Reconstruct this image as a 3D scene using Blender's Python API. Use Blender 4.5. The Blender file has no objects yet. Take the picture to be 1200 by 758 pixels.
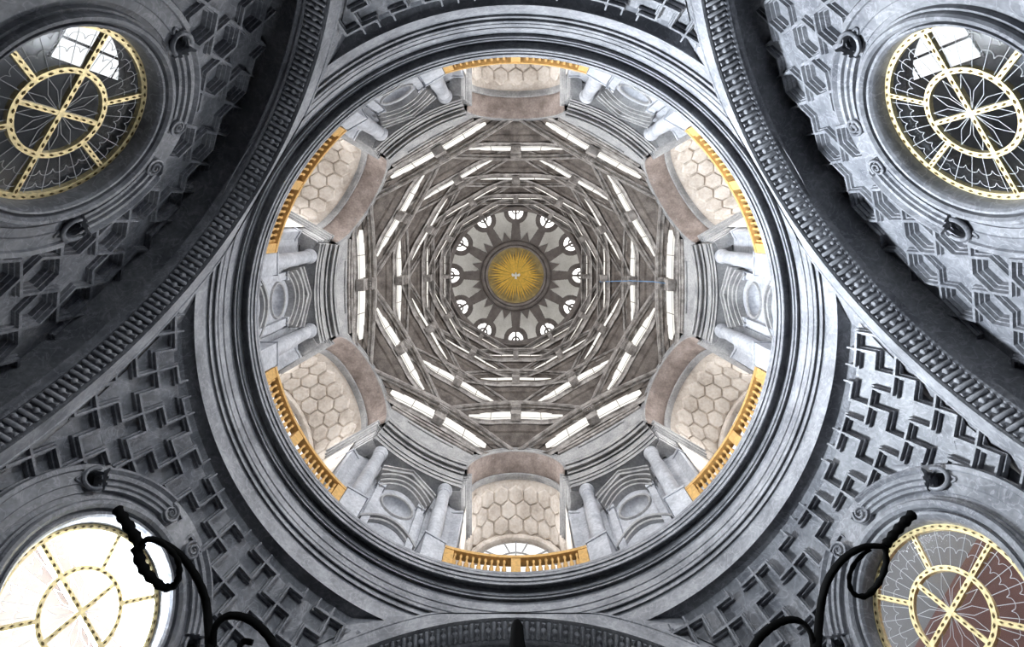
import bpy, math, random
from math import sin, cos, pi, radians, sqrt, atan2, tan
from mathutils import Vector, Matrix
import bmesh

random.seed(4)
scene = bpy.context.scene
COL = scene.collection

# ------------------------------------------------------------------ camera
# eye at the origin height (z = 0), looking straight up, image-right = +X, image-down = +Y
FPX, VPX, VPY, OFF = 700.0, 604.5, 260.0, 2.874
cam_d = bpy.data.cameras.new('camera')
cam_d.sensor_fit = 'HORIZONTAL'
cam_d.sensor_width = 36.0
cam_d.lens = FPX / 1200.0 * 36.0
cam_d.shift_x = (600 - VPX) / 1200.0
cam_d.shift_y = (VPY - 379) / 1200.0
cam_d.clip_end = 300
cam = bpy.data.objects.new('camera', cam_d)
COL.objects.link(cam)
cam.matrix_world = Matrix(((1, 0, 0, 0), (0, -1, 0, -OFF), (0, 0, -1, 0), (0, 0, 0, 1)))
scene.camera = cam

# ------------------------------------------------------------------ sky, exposure
world = bpy.data.worlds.new('overcast_sky')
scene.world = world
world.use_nodes = True
world.node_tree.nodes['Background'].inputs[0].default_value = (0.93, 0.97, 1.0, 1)
world.node_tree.nodes['Background'].inputs[1].default_value = 5.0
scene.view_settings.view_transform = 'Standard'
scene.view_settings.look = 'None'
scene.view_settings.gamma = 1.0
scene.view_settings.use_curve_mapping = False
scene.view_settings.exposure = 0.25
scene.cycles.use_denoising = True
scene.cycles.max_bounces = 8
scene.cycles.diffuse_bounces = 5
scene.cycles.sample_clamp_indirect = 6.0
scene.cycles.caustics_reflective = False

def area_light(name, loc, aim, size, power, color=(1, 1, 1), spread=180, shape='DISK', size_y=None):
    l = bpy.data.lights.new(name, 'AREA')
    l.shape = shape
    l.size = size
    if size_y: l.size_y = size_y
    l.energy = power
    l.color = color
    l.spread = radians(spread)
    o = bpy.data.objects.new(name, l)
    COL.objects.link(o)
    o.location = loc
    o.rotation_euler = (Vector(aim) - Vector(loc)).to_track_quat('-Z', 'Y').to_euler()
    return o

def pol(phi, u, D, z):
    c, s = cos(radians(phi)), sin(radians(phi))
    return Vector((D * c - u * s, D * s + u * c, z))

# daylight through the white round window: behind its glass
area_light('white_window_daylight', pol(150, 0, 11.2, 12.5), pol(150, 0, -9, 16.9), 3.3, 5000, (0.86, 0.93, 1.0), 80)
# the round windows of the two bays that lie outside the picture
area_light('window_upper_offscreen', pol(270, 0, 11.6, 12.5), pol(270, 0, -9, 13.9), 3.3, 420, (0.86, 0.93, 1.0), 112)
area_light('window_lower_offscreen', pol(90, 0, 10.5, 11.1), pol(90, 0, -9, 12.6), 3.3, 300, (0.86, 0.93, 1.0), 112)
# daylight through the six lunette windows of the drum, at the panes
for k in range(6):
    phi = 30 + 60 * k
    area_light('lunette_window_daylight', pol(phi, 0, 11.06, 24.1), pol(phi, 0, 0, 23.6), 3.2, 400, (0.97, 0.98, 1.0), 88, 'RECTANGLE', 2.6)

# ------------------------------------------------------------------ materials
def nn(nt, t, **kw):
    n = nt.nodes.new(t)
    for k, v in kw.items(): setattr(n, k, v)
    return n

def stone(name, c1, c2, scale=1.3, rough=0.5, bump=0.25, vein=None, spec=0.4):
    m = bpy.data.materials.new(name)
    m.use_nodes = True
    nt = m.node_tree
    b = nt.nodes['Principled BSDF']
    g = nn(nt, 'ShaderNodeNewGeometry')
    n1 = nn(nt, 'ShaderNodeTexNoise'); n1.inputs['Scale'].default_value = scale; n1.inputs['Detail'].default_value = 7; n1.inputs['Roughness'].default_value = 0.65
    nt.links.new(g.outputs['Position'], n1.inputs['Vector'])
    r = nn(nt, 'ShaderNodeValToRGB')
    r.color_ramp.elements[0].position = 0.33; r.color_ramp.elements[0].color = (*c1, 1)
    r.color_ramp.elements[1].position = 0.68; r.color_ramp.elements[1].color = (*c2, 1)
    nt.links.new(n1.outputs['Fac'], r.inputs['Fac'])
    out = r.outputs['Color']
    n2 = nn(nt, 'ShaderNodeTexNoise'); n2.inputs['Scale'].default_value = scale * 9; n2.inputs['Detail'].default_value = 5
    nt.links.new(g.outputs['Position'], n2.inputs['Vector'])
    mx = nn(nt, 'ShaderNodeMixRGB', blend_type='OVERLAY'); mx.inputs[0].default_value = 0.45
    nt.links.new(out, mx.inputs[1]); nt.links.new(n2.outputs['Fac'], mx.inputs[2])
    out = mx.outputs[0]
    if vein:
        n3 = nn(nt, 'ShaderNodeTexNoise'); n3.inputs['Scale'].default_value = scale * 2.2; n3.inputs['Detail'].default_value = 4; n3.inputs['Distortion'].default_value = 1.2
        nt.links.new(g.outputs['Position'], n3.inputs['Vector'])
        r3 = nn(nt, 'ShaderNodeValToRGB')
        e = r3.color_ramp.elements
        e[0].position = 0.47; e[0].color = (0, 0, 0, 1)
        e[1].position = 0.5; e[1].color = (1, 1, 1, 1)
        e2 = e.new(0.53); e2.color = (0, 0, 0, 1)
        nt.links.new(n3.outputs['Fac'], r3.inputs['Fac'])
        mv = nn(nt, 'ShaderNodeMixRGB'); mv.inputs[2].default_value = (*vein, 1)
        mul = nn(nt, 'ShaderNodeMath', operation='MULTIPLY'); mul.inputs[1].default_value = 0.35
        nt.links.new(r3.outputs['Color'], mul.inputs[0]); nt.links.new(mul.outputs[0], mv.inputs[0])
        nt.links.new(out, mv.inputs[1]); out = mv.outputs[0]
    nt.links.new(out, b.inputs['Base Color'])
    b.inputs['Roughness'].default_value = rough
    b.inputs['Specular IOR Level'].default_value = spec
    bp = nn(nt, 'ShaderNodeBump'); bp.inputs['Strength'].default_value = bump; bp.inputs['Distance'].default_value = 0.03
    nt.links.new(n2.outputs['Fac'], bp.inputs['Height']); nt.links.new(bp.outputs['Normal'], b.inputs['Normal'])
    return m

def plain(name, c, rough=0.5, metal=0.0, spec=0.5, noise=0.0, nscale=8):
    m = bpy.data.materials.new(name)
    m.use_nodes = True
    nt = m.node_tree
    b = nt.nodes['Principled BSDF']
    b.inputs['Base Color'].default_value = (*c, 1)
    b.inputs['Roughness'].default_value = rough
    b.inputs['Metallic'].default_value = metal
    b.inputs['Specular IOR Level'].default_value = spec
    if noise:
        g = nn(nt, 'ShaderNodeNewGeometry')
        n = nn(nt, 'ShaderNodeTexNoise'); n.inputs['Scale'].default_value = nscale; n.inputs['Detail'].default_value = 5
        nt.links.new(g.outputs['Position'], n.inputs['Vector'])
        r = nn(nt, 'ShaderNodeValToRGB')
        r.color_ramp.elements[0].position = 0.3; r.color_ramp.elements[0].color = (*[x * (1 - noise) for x in c], 1)
        r.color_ramp.elements[1].position = 0.7; r.color_ramp.elements[1].color = (*[min(1, x * (1 + noise)) for x in c], 1)
        nt.links.new(n.outputs['Fac'], r.inputs['Fac']); nt.links.new(r.outputs['Color'], b.inputs['Base Color'])
    return m

def glow(name, c, s):
    m = bpy.data.materials.new(name)
    m.use_nodes = True
    nt = m.node_tree
    nt.nodes.remove(nt.nodes['Principled BSDF'])
    e = nn(nt, 'ShaderNodeEmission'); e.inputs[0].default_value = (*c, 1); e.inputs[1].default_value = s
    nt.links.new(e.outputs[0], nt.nodes['Material Output'].inputs[0])
    return m

def glass(name, tint, refl=0.12):
    m = bpy.data.materials.new(name)
    m.use_nodes = True
    nt = m.node_tree
    nt.nodes.remove(nt.nodes['Principled BSDF'])
    t = nn(nt, 'ShaderNodeBsdfTransparent'); t.inputs[0].default_value = (*tint, 1)
    g = nn(nt, 'ShaderNodeBsdfGlossy'); g.inputs['Roughness'].default_value = 0.12; g.inputs[0].default_value = (0.8, 0.85, 0.9, 1)
    x = nn(nt, 'ShaderNodeMixShader'); x.inputs[0].default_value = refl
    nt.links.new(t.outputs[0], x.inputs[1]); nt.links.new(g.outputs[0], x.inputs[2])
    nt.links.new(x.outputs[0], nt.nodes['Material Output'].inputs[0])
    return m

M = {}
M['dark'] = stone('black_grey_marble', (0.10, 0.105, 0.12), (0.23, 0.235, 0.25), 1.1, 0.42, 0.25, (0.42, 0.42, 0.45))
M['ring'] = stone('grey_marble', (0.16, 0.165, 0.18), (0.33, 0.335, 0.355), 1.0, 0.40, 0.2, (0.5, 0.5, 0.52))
M['drum'] = stone('pale_grey_marble', (0.30, 0.31, 0.34), (0.52, 0.53, 0.56), 1.2, 0.5, 0.2)
M['ent'] = stone('mid_grey_marble', (0.22, 0.22, 0.225), (0.42, 0.415, 0.41), 1.4, 0.55, 0.25)
M['attic'] = stone('attic_grey_stone', (0.26, 0.26, 0.265), (0.44, 0.435, 0.43), 1.6, 0.7, 0.3)
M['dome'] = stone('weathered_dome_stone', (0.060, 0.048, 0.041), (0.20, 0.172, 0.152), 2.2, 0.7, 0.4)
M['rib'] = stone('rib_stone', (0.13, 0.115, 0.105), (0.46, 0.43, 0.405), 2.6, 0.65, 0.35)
M['crown'] = stone('crown_brown_stone', (0.10, 0.085, 0.078), (0.20, 0.175, 0.16), 2.5, 0.7, 0.3)
M['soffit'] = stone('brown_soffit_stone', (0.16, 0.125, 0.11), (0.36, 0.30, 0.27), 1.5, 0.65, 0.3)
M['beige'] = stone('beige_plaster', (0.52, 0.455, 0.395), (0.82, 0.755, 0.685), 1.1, 0.8, 0.3)
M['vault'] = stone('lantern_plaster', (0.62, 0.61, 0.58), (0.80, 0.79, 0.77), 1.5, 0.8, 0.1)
M['gold'] = plain('gilding', (0.80, 0.66, 0.36), 0.38, 0.5, 0.5, 0.25, 12)
M['gild_stud'] = plain('dark_bronze', (0.10, 0.065, 0.02), 0.5, 0.6)
M['rail'] = plain('gilded_wood', (0.62, 0.38, 0.14), 0.45, 0.25, 0.5, 0.2, 10)
M['lead'] = plain('white_came', (0.55, 0.56, 0.58), 0.5)
M['iron'] = plain('black_iron', (0.008, 0.008, 0.008), 0.9, 0.0, 0.0)
M['white'] = plain('white_paint', (0.9, 0.88, 0.8), 0.6)
M['ray'] = plain('gold_paint', (0.86, 0.55, 0.10), 0.5, 0.1, 0.4, 0.15, 10)
M['disc'] = plain('grey_gold_ground', (0.40, 0.31, 0.14), 0.7, 0.0, 0.2, 0.3, 5)
M['lit'] = glow('daylit_pane', (1.0, 0.97, 0.9), 1.0)
M['lit_low'] = glow('daylit_lantern_pane', (1.0, 0.98, 0.95), 2.6)
M['lit_lun'] = glow('daylit_lunette_pane', (0.98, 0.99, 1.0), 1.1)
M['lit_room'] = glow('daylit_room_window', (0.95, 0.98, 1.0), 1.1)
M['glass'] = glass('leaded_glass', (0.93, 0.94, 0.95), 0.08)
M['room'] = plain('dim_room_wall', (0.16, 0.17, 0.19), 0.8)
M['pink'] = plain('pale_pink_facade', (0.90, 0.74, 0.66), 0.8, noise=0.06, nscale=1)
M['brick'] = plain('red_brown_facade', (0.10, 0.034, 0.024), 0.8, noise=0.2, nscale=1.5)
M['greyf'] = plain('grey_facade', (0.13, 0.127, 0.13), 0.8, noise=0.08, nscale=1)
M['cable'] = plain('blue_cable', (0.12, 0.25, 0.45), 0.5)
M['floor'] = stone('floor_marble', (0.10, 0.10, 0.11), (0.2, 0.2, 0.21), 0.8, 0.5, 0.05)

# ------------------------------------------------------------------ mesh helpers
class MB:
    def __init__(self): self.v = []; self.f = []
    def add(self, vs, fs):
        o = len(self.v)
        self.v += [tuple(p) for p in vs]
        self.f += [tuple(i + o for i in f) for f in fs]
        return self
    def box(self, x0, x1, y0, y1, z0, z1, T=None):
        vs = [(x, y, z) for z in (z0, z1) for y in (y0, y1) for x in (x0, x1)]
        if T: vs = [T(*p) for p in vs]
        return self.add(vs, [(0, 2, 3, 1), (4, 5, 7, 6), (0, 1, 5, 4), (2, 6, 7, 3), (0, 4, 6, 2), (1, 3, 7, 5)])
    def grid(self, rows, close_u=False, close_v=False):
        n, m = len(rows), len(rows[0])
        vs = [p for r in rows for p in r]
        fs = []
        for i in range(n if close_u else n - 1):
            for j in range(m if close_v else m - 1):
                fs.append((i * m + j, ((i + 1) % n) * m + j, ((i + 1) % n) * m + (j + 1) % m, i * m + (j + 1) % m))
        return self.add(vs, fs)
    def lathe(self, prof, a0=0, a1=360, n=96, closed=False, caps=False, T=None):
        """prof = (radius, height); about the local z axis"""
        full = abs(a1 - a0) >= 359.99
        k = n if full else n + 1
        rows = []
        for i in range(k):
            a = radians(a0 + (a1 - a0) * i / n)
            r = [(R * cos(a), R * sin(a), z) for R, z in prof]
            rows.append([T(*p) for p in r] if T else r)
        self.grid(rows, full, closed)
        if caps and not full:
            o = len(self.v) - k * len(prof); m = len(prof)
            self.f.append(tuple(range(o, o + m)))
            self.f.append(tuple(reversed(range(o + (k - 1) * m, o + k * m))))
        return self
    def prism(self, poly, h0, h1, T):
        n = len(poly)
        vs = [T(x, y, h0) for x, y in poly] + [T(x, y, h1) for x, y in poly]
        fs = [tuple(range(n)), tuple(reversed(range(n, 2 * n)))]
        fs += [(i, i + n, (i + 1) % n + n, (i + 1) % n) for i in range(n)]
        return self.add(vs, fs)
    def tube(self, pts, r, n=8, closed=False, radii=None):
        pts = [Vector(p) for p in pts]
        rows = []
        up = None
        for i, p in enumerate(pts):
            a = pts[i - 1] if (i > 0 or closed) else p
            b = pts[(i + 1) % len(pts)] if (i < len(pts) - 1 or closed) else p
            t = (b - a).normalized()
            if up is None:
                up = t.orthogonal().normalized()
            up = (up - t * up.dot(t))
            up = up.normalized() if up.length > 1e-6 else t.orthogonal().normalized()
            w = t.cross(up)
            rr = radii[i] if radii else r
            rows.append([p + (up * cos(2 * pi * j / n) + w * sin(2 * pi * j / n)) * rr for j in range(n)])
        self.grid(rows, closed, True)
        if not closed:
            o = len(self.v) - len(pts) * n
            self.f.append(tuple(range(o, o + n))); e = o + (len(pts) - 1) * n
            self.f.append(tuple(reversed(range(e, e + n))))
        return self
    def sweep(self, prof, paths, closed_prof=True, caps=True):
        """paths: list of functions mapping (a, b) of the profile to a point"""
        rows = [[T(a, b) for a, b in prof] for T in paths]
        self.grid(rows, False, closed_prof)
        if caps:
            m = len(prof); o = len(self.v) - len(rows) * m
            self.f.append(tuple(range(o, o + m))); e = o + (len(rows) - 1) * m
            self.f.append(tuple(reversed(range(e, e + m))))
        return self
    def mesh(self, name, mat, smooth=None):
        me = bpy.data.meshes.new(name)
        me.from_pydata(self.v, [], self.f)
        me.update()
        if mat: me.materials.append(M[mat] if isinstance(mat, str) else mat)
        if smooth:
            me.shade_smooth()
            me.set_sharp_from_angle(angle=radians(smooth))
        return me
    def obj(self, name, mat, parent=None, smooth=None):
        return link(name, self.mesh(name, mat, smooth), parent)

def link(name, me, parent=None):
    o = bpy.data.objects.new(name, me)
    COL.objects.link(o)
    if parent: o.parent = parent
    return o

def tag(o, label=None, cat=None, group=None, kind=None):
    if label: o['label'] = label
    if cat: o['category'] = cat
    if group: o['group'] = group
    if kind: o['kind'] = kind
    return o

def empty(name, loc=(0, 0, 0), rz=0):
    o = bpy.data.objects.new(name, None)
    o.empty_display_size = 0.3
    COL.objects.link(o)
    o.location = loc
    o.rotation_euler = (0, 0, radians(rz))
    return o

def dup(root, loc=None, rz=None):
    r = root.copy(); COL.objects.link(r)
    if loc is not None: r.location = loc
    if rz is not None: r.rotation_euler = (0, 0, radians(rz))
    for ch in list(root.children):
        c = ch.copy(); COL.objects.link(c); c.parent = r
        for g in list(ch.children):
            d = g.copy(); COL.objects.link(d); d.parent = c
    return r

def polar6(root, D, u, z, phis):
    """place root and copies of it at (u, D, z) in the given directions, each label ending in its place"""
    out = []
    for i, p in enumerate(phis):
        loc = pol(p, u, D, z)
        if i == 0:
            root.location = loc; root.rotation_euler = (0, 0, radians(p)); out.append(root)
        else:
            out.append(dup(root, loc, p))
    base = root['label']
    for o, p in zip(out, phis): o['label'] = base + ' ' + where(p)
    return out

def inset(poly, d):
    n = len(poly); out = []
    for i in range(n):
        p0, p1, p2 = Vector(poly[i - 1]), Vector(poly[i]), Vector(poly[(i + 1) % n])
        e1 = (p1 - p0).normalized(); e2 = (p2 - p1).normalized()
        n1 = Vector((-e1.y, e1.x)); n2 = Vector((-e2.y, e2.x))
        k = 1 + n1.dot(n2)
        out.append(tuple(p1 + (n1 + n2) * (d / max(k, 0.15))))
    return out

def stepped(poly, steps, T):
    """tile: rings of (inset, depth); T maps (x, y, depth) to 3D"""
    b = MB(); n = len(poly); rows = []
    for d, h in steps:
        q = inset(poly, d) if d else poly
        rows.append([T(x, y, h) for x, y in q])
    b.grid(rows, False, True)
    o = len(b.v) - n
    b.f.append(tuple(range(o, o + n)))
    return b

PLACE = {90: 'the finial arch', 150: 'the white window', 210: 'the shadowed starred vault', 270: 'the half hidden pendentive', 330: 'the brighter starred vault', 30: 'the brown facade window'}
def where(p):
    if p in PLACE: return 'over ' + PLACE[p]
    return 'between ' + PLACE[(p - 30) % 360] + ' and ' + PLACE[(p + 30) % 360]
NICHE = [0, 60, 120, 180, 240, 300]
BAY = [90, 150, 210, 270, 330, 30]

# ================================================================== the setting
# --- entablature ring under the drum (three courses)
b = MB().lathe([(8.90, 16.5), (8.86, 16.5), (8.83, 16.4), (8.80, 17.0), (8.80, 17.05), (8.74, 17.05), (8.72, 16.98), (8.72, 17.12), (8.74, 17.24), (8.90, 17.24)], n=192)
tag(b.obj('trim_1', 'ring', smooth=30), 'plain grey marble band circling the opening below the drum', 'architrave', kind='structure')
b = MB().lathe([(8.9, 17.22), (8.67, 17.22), (8.635, 17.13), (8.62, 17.14), (8.62, 17.24), (8.615, 17.30), (8.605, 17.30), (8.595, 17.26), (8.595, 17.50), (8.59, 17.57), (8.575, 17.57), (8.565, 17.52), (8.565, 17.86), (8.55, 17.90), (8.57, 18.02), (8.47, 18.02), (8.43, 17.89), (8.42, 17.89), (8.42, 17.95), (8.40, 18.02), (8.38, 17.95), (8.365, 17.95), (8.365, 18.05), (8.6, 18.4)], n=192)
tag(b.obj('trim_2', 'ring', smooth=30), 'stepped grey marble mouldings circling above the plain band', 'moulding', kind='structure')
b = MB().lathe([(8.7, 18.1), (8.40, 18.08), (8.44, 18.40), (8.16, 18.40), (8.12, 18.05), (8.09, 18.05), (8.09, 18.14), (8.08, 18.24), (8.06, 18.24), (8.05, 18.16), (8.05, 18.28), (8.045, 18.37), (8.02, 18.37), (8.0, 18.30), (8.0, 18.42), (7.985, 18.43), (7.985, 18.54), (11.6, 18.54)], n=192)
tag(b.obj('trim_3', 'ring', smooth=30), 'projecting grey marble cornice lip carrying the gilded balustrades', 'cornice', kind='structure')

for k, p in enumerate((30, 150, 270)):
    b = MB().lathe([(9.42, 15.7), (9.42, 15.95), (9.25, 16.52), (8.84, 16.52)], p - 39, p + 39, 60)
    tag(b.obj('trim_%d' % (k + 5), 'dark', smooth=30), 'shadowed groove between the plain band and the pendentive ' + ('around the brown facade window', 'around the white window', 'that is half hidden')[k], 'groove', kind='structure')

# --- unseen shell added behind the drum and the dome to block sky light
b = MB().lathe([(8.9, 17.6), (11.9, 17.6), (11.9, 30.0), (6.0, 35.6), (0.001, 36.4)], n=64)
tag(b.obj('sky_block_shell', 'dome'), 'unseen shell added around drum and dome to block sky light', 'wall', kind='structure')
# --- lower walls and floor
b = MB()
for p in (30, 150, 270): b.lathe([(11.02, -1.6), (11.02, 9.45)], p - 16.6, p + 16.6, 16)
tag(b.obj('wall_lower', 'dark', smooth=30), 'dark marble wall of the rotunda below the pendentives', 'wall', kind='structure')
b = MB().lathe([(13.0, -1.6), (0.01, -1.6)], n=72)
tag(b.obj('floor', 'floor'), 'grey marble floor of the rotunda', 'floor', kind='structure')

# --- pendentives with stepped cross coffers
RS, ZC, ADIST, AR = 11.0, 9.4, 8.0, 7.0
def sph(phi0):
    def T(x, y, h):
        th = y / RS
        ph = radians(phi0) + x / 9.9
        R = RS + h
        return (R * cos(th) * cos(ph), R * cos(th) * sin(ph), ZC + R * sin(th))
    return T
CU = 0.49
CROSS = [(-.5, -1.5), (.5, -1.5), (.5, -.5), (1.5, -.5), (1.5, .5), (.5, .5), (.5, 1.5), (-.5, 1.5), (-.5, .5), (-1.5, .5), (-1.5, -.5), (-.5, -.5)]
WTH = 2.98 / RS          # elevation angle of the pendentive window centre above the springing
def clip_mesh(mb, planes):
    bm = bmesh.new()
    vs = [bm.verts.new(p) for p in mb.v]
    for f in mb.f:
        try: bm.faces.new([vs[i] for i in f])
        except ValueError: pass
    for co, no in planes:
        if not bm.faces: break
        bmesh.ops.bisect_plane(bm, geom=bm.verts[:] + bm.edges[:] + bm.faces[:], plane_co=co, plane_no=no, clear_outer=True, dist=1e-5)
    out = MB()
    bm.verts.index_update()
    out.v = [tuple(v.co) for v in bm.verts]
    out.f = [tuple(v.index for v in f.verts) for f in bm.faces]
    bm.free()
    return out

def frame_T(c, phi, tilt):
    """local (x across, y up, n inward) at a wall facing the axis, leaning in by tilt degrees"""
    ex = pol(phi, 1, 0, 0)
    inn = -pol(phi, 0, 1, 0)
    t = radians(tilt)
    up = Vector((0, 0, 1)) * cos(t) + inn * sin(t)
    nrm = inn * cos(t) - Vector((0, 0, 1)) * sin(t)
    c = Vector(c)
    return lambda x, y, h: c + ex * x + up * y + nrm * h

pz = ZC + RS * sin(WTH); pD = RS * cos(WTH)
def hollow_cuts(phi, D, z, tilt):
    """openings for the two hollows of a window surround: centre, two axes, half sizes"""
    T = frame_T(pol(phi, 0, D, z), phi, tilt); out = []
    for s in (-1, 1):
        a = radians(s * 59)
        c = T(2.58 * sin(a), 2.58 * cos(a), 0)
        out.append((c, (T(cos(a), -sin(a), 0) - T(0, 0, 0)), (T(sin(a), cos(a), 0) - T(0, 0, 0)), s))
    return out
def cut_tile(mb, cuts):
    near = [c for c in cuts if min((Vector(p) - c[0]).length for p in mb.v) < 0.9] if mb.v else []
    if not near: return mb
    bm = bmesh.new()
    vs = [bm.verts.new(p) for p in mb.v]
    for f in mb.f:
        try: bm.faces.new([vs[i] for i in f])
        except ValueError: pass
    for c, t, r, s in near:
        lim = ((t, -0.50 if s > 0 else -0.34), (t, 0.34 if s > 0 else 0.50), (r, -0.28), (r, 0.38))
        for ax, h in lim:
            bmesh.ops.bisect_plane(bm, geom=bm.verts[:] + bm.edges[:] + bm.faces[:], plane_co=c + ax * h, plane_no=ax, dist=1e-5)
        dead = []
        for f in bm.faces:
            d = f.calc_center_median() - c
            if lim[0][1] < d.dot(t) < lim[1][1] and -0.28 < d.dot(r) < 0.38: dead.append(f)
        if dead: bmesh.ops.delete(bm, geom=dead, context='FACES')
    out = MB(); bm.verts.index_update()
    out.v = [tuple(v.co) for v in bm.verts]
    out.f = [tuple(v.index for v in f.verts) for f in bm.faces]
    bm.free()
    return out

def pendentive(phi0, nm, label):
    cuts = hollow_cuts(phi0, pD - 0.30, pz, 14) if phi0 != 270 else []
    planes = [(pol(phi0 + s * 60, 0, ADIST + 0.02, 0), pol(phi0 + s * 60, 0, 1, 0)) for s in (-1, 1)]
    planes.append((Vector((0, 0, 15.94)), Vector((0, 0, 1))))
    T = sph(phi0)
    wc = Vector(T(0, WTH * RS, 0))
    b = MB()
    N, Kk = 90, 60
    rows = [[T(-6.4 + 12.8 * i / N, -1.2 + 9.6 * j / Kk, 0.45) for j in range(Kk + 1)] for i in range(N + 1)]
    b.grid(rows)
    b.f = [f for f in b.f if (Vector(b.v[f[0]]) - wc).length > (1.8 if phi0 == 270 else 2.6)]
    b = clip_mesh(b, planes)
    w = tag(b.obj(nm, 'dark', smooth=30), label, 'wall', kind='structure')
    for i in range(-9, 10):
        for j in range(-9, 10):
            cx, cy = (2 * i - j) * CU, (i + 2 * j) * CU + 3.6
            if abs(cx) > 6.6 or cy < -1.2 or cy > 8.2: continue
            poly = [(cx + px * CU, cy + py * CU) for px, py in CROSS]
            if (Vector(T(cx, cy, 0)) - wc).length < 2.5: continue
            t = stepped(poly, [(0, 0.45), (0, 0.0), (0.025, 0.0), (0.03, 0.12), (0.075, 0.12), (0.08, 0.25)], T)
            t = cut_tile(clip_mesh(t, planes), cuts)
            if len(t.f) < 3: continue
            t.obj('cross_coffer', 'dark', w)
    return w
pendentive(150, 'wall_pendentive_lower_left', 'dark pendentive of stepped cross coffers around the white round window')
pendentive(30, 'wall_pendentive_lower_right', 'pendentive of stepped cross coffers around the half brown round window')
pendentive(270, 'wall_pendentive_upper', 'half hidden pendentive of cross coffers with only its upper edge showing')

# --- the three great arches and the coffered lunette walls behind them
def great_arch(phi, label):
    root = empty('great_arch', pol(phi, 0, ADIST, ZC), phi)
    def A(th, r, D):
        if th is None: return (D - ADIST, -r, -1.6 - ZC)      # foot of the jamb
        if th == 9.0: return (D - ADIST, r, -1.6 - ZC)
        return (D - ADIST, r * sin(th), r * cos(th))
    n = 90
    ths = [None] + [-pi / 2 + pi * i / n for i in range(n + 1)] + [9.0]
    zmax = 16.58 - ZC
    def cl(p): return (p[0], p[1], min(p[2], zmax))
    b = MB()
    b.grid([[cl(A(t, r, D)) for r, D in ((7.0, 8.03), (7.0, 7.98), (7.06, 7.98), (7.07, 8.0), (7.50, 8.0), (7.51, 7.97), (7.57, 7.97), (7.57, 8.06), (8.75, 8.07), (8.75, 8.75))] for t in ths])
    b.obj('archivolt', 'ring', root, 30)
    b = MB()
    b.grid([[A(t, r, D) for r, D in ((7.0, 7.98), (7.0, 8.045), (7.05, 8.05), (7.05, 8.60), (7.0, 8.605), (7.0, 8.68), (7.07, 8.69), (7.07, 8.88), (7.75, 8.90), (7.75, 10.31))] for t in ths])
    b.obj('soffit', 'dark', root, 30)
    # ornament on the soffit: fluted bars and bead spindles in turn
    per = 0.305 / 7.0
    bar = MB()
    sec = [(0.052 * cos(a), 0.048 * sin(a)) for a in [pi * k / 6 for k in range(7)]]
    rows = []
    for s, k in ((0.04, .6), (0.07, 1), (0.50, 1), (0.53, .6)):
        rows.append([(s, x * k, -0.02 - h * k) for x, h in sec])
    bar.grid(rows); bar.f += [(0, 1, 2, 3, 4, 5, 6), (21, 22, 23, 24, 25, 26, 27)]
    bar_me = bar.mesh('fluted_bar', 'ring', 40)
    sp = MB()
    prof = [(0.0, .05), (.02, .055), (.05, .055), (.045, .10), (.02, .13), (.02, .19), (.06, .22), (.075, .26), (.06, .30), (.02, .33), (.02, .39), (.045, .42), (.055, .47), (.02, .53), (0, .53)]
    sp.lathe(prof, n=8, T=lambda x, y, z: (z, x, -0.03 - abs(y) * 0.9 if y > 0 else -0.03 + 0 * y))
    sp_me = sp.mesh('bead_spindle', 'ring', 50)
    k = int(pi * 0.5 / per)
    for i in range(-k, k + 1):
        th = i * per
        for half, me, nm in ((0, bar_me, 'fluted_bar'), (0.5, sp_me, 'bead_spindle')):
            t = th + half * per
            o = link(nm, me, root)
            o.location = (8.045 - ADIST, 7.03 * sin(t), 7.03 * cos(t))
            o.rotation_euler = (-t, 0, 0)
    return tag(root, label, 'arch')
great_arch(210, 'shadowed beaded soffit arch spanning the darker starred vault')
great_arch(330, 'lighter beaded soffit arch spanning the brighter starred vault')
great_arch(90, 'beaded soffit arch passing behind the black iron finial')

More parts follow.
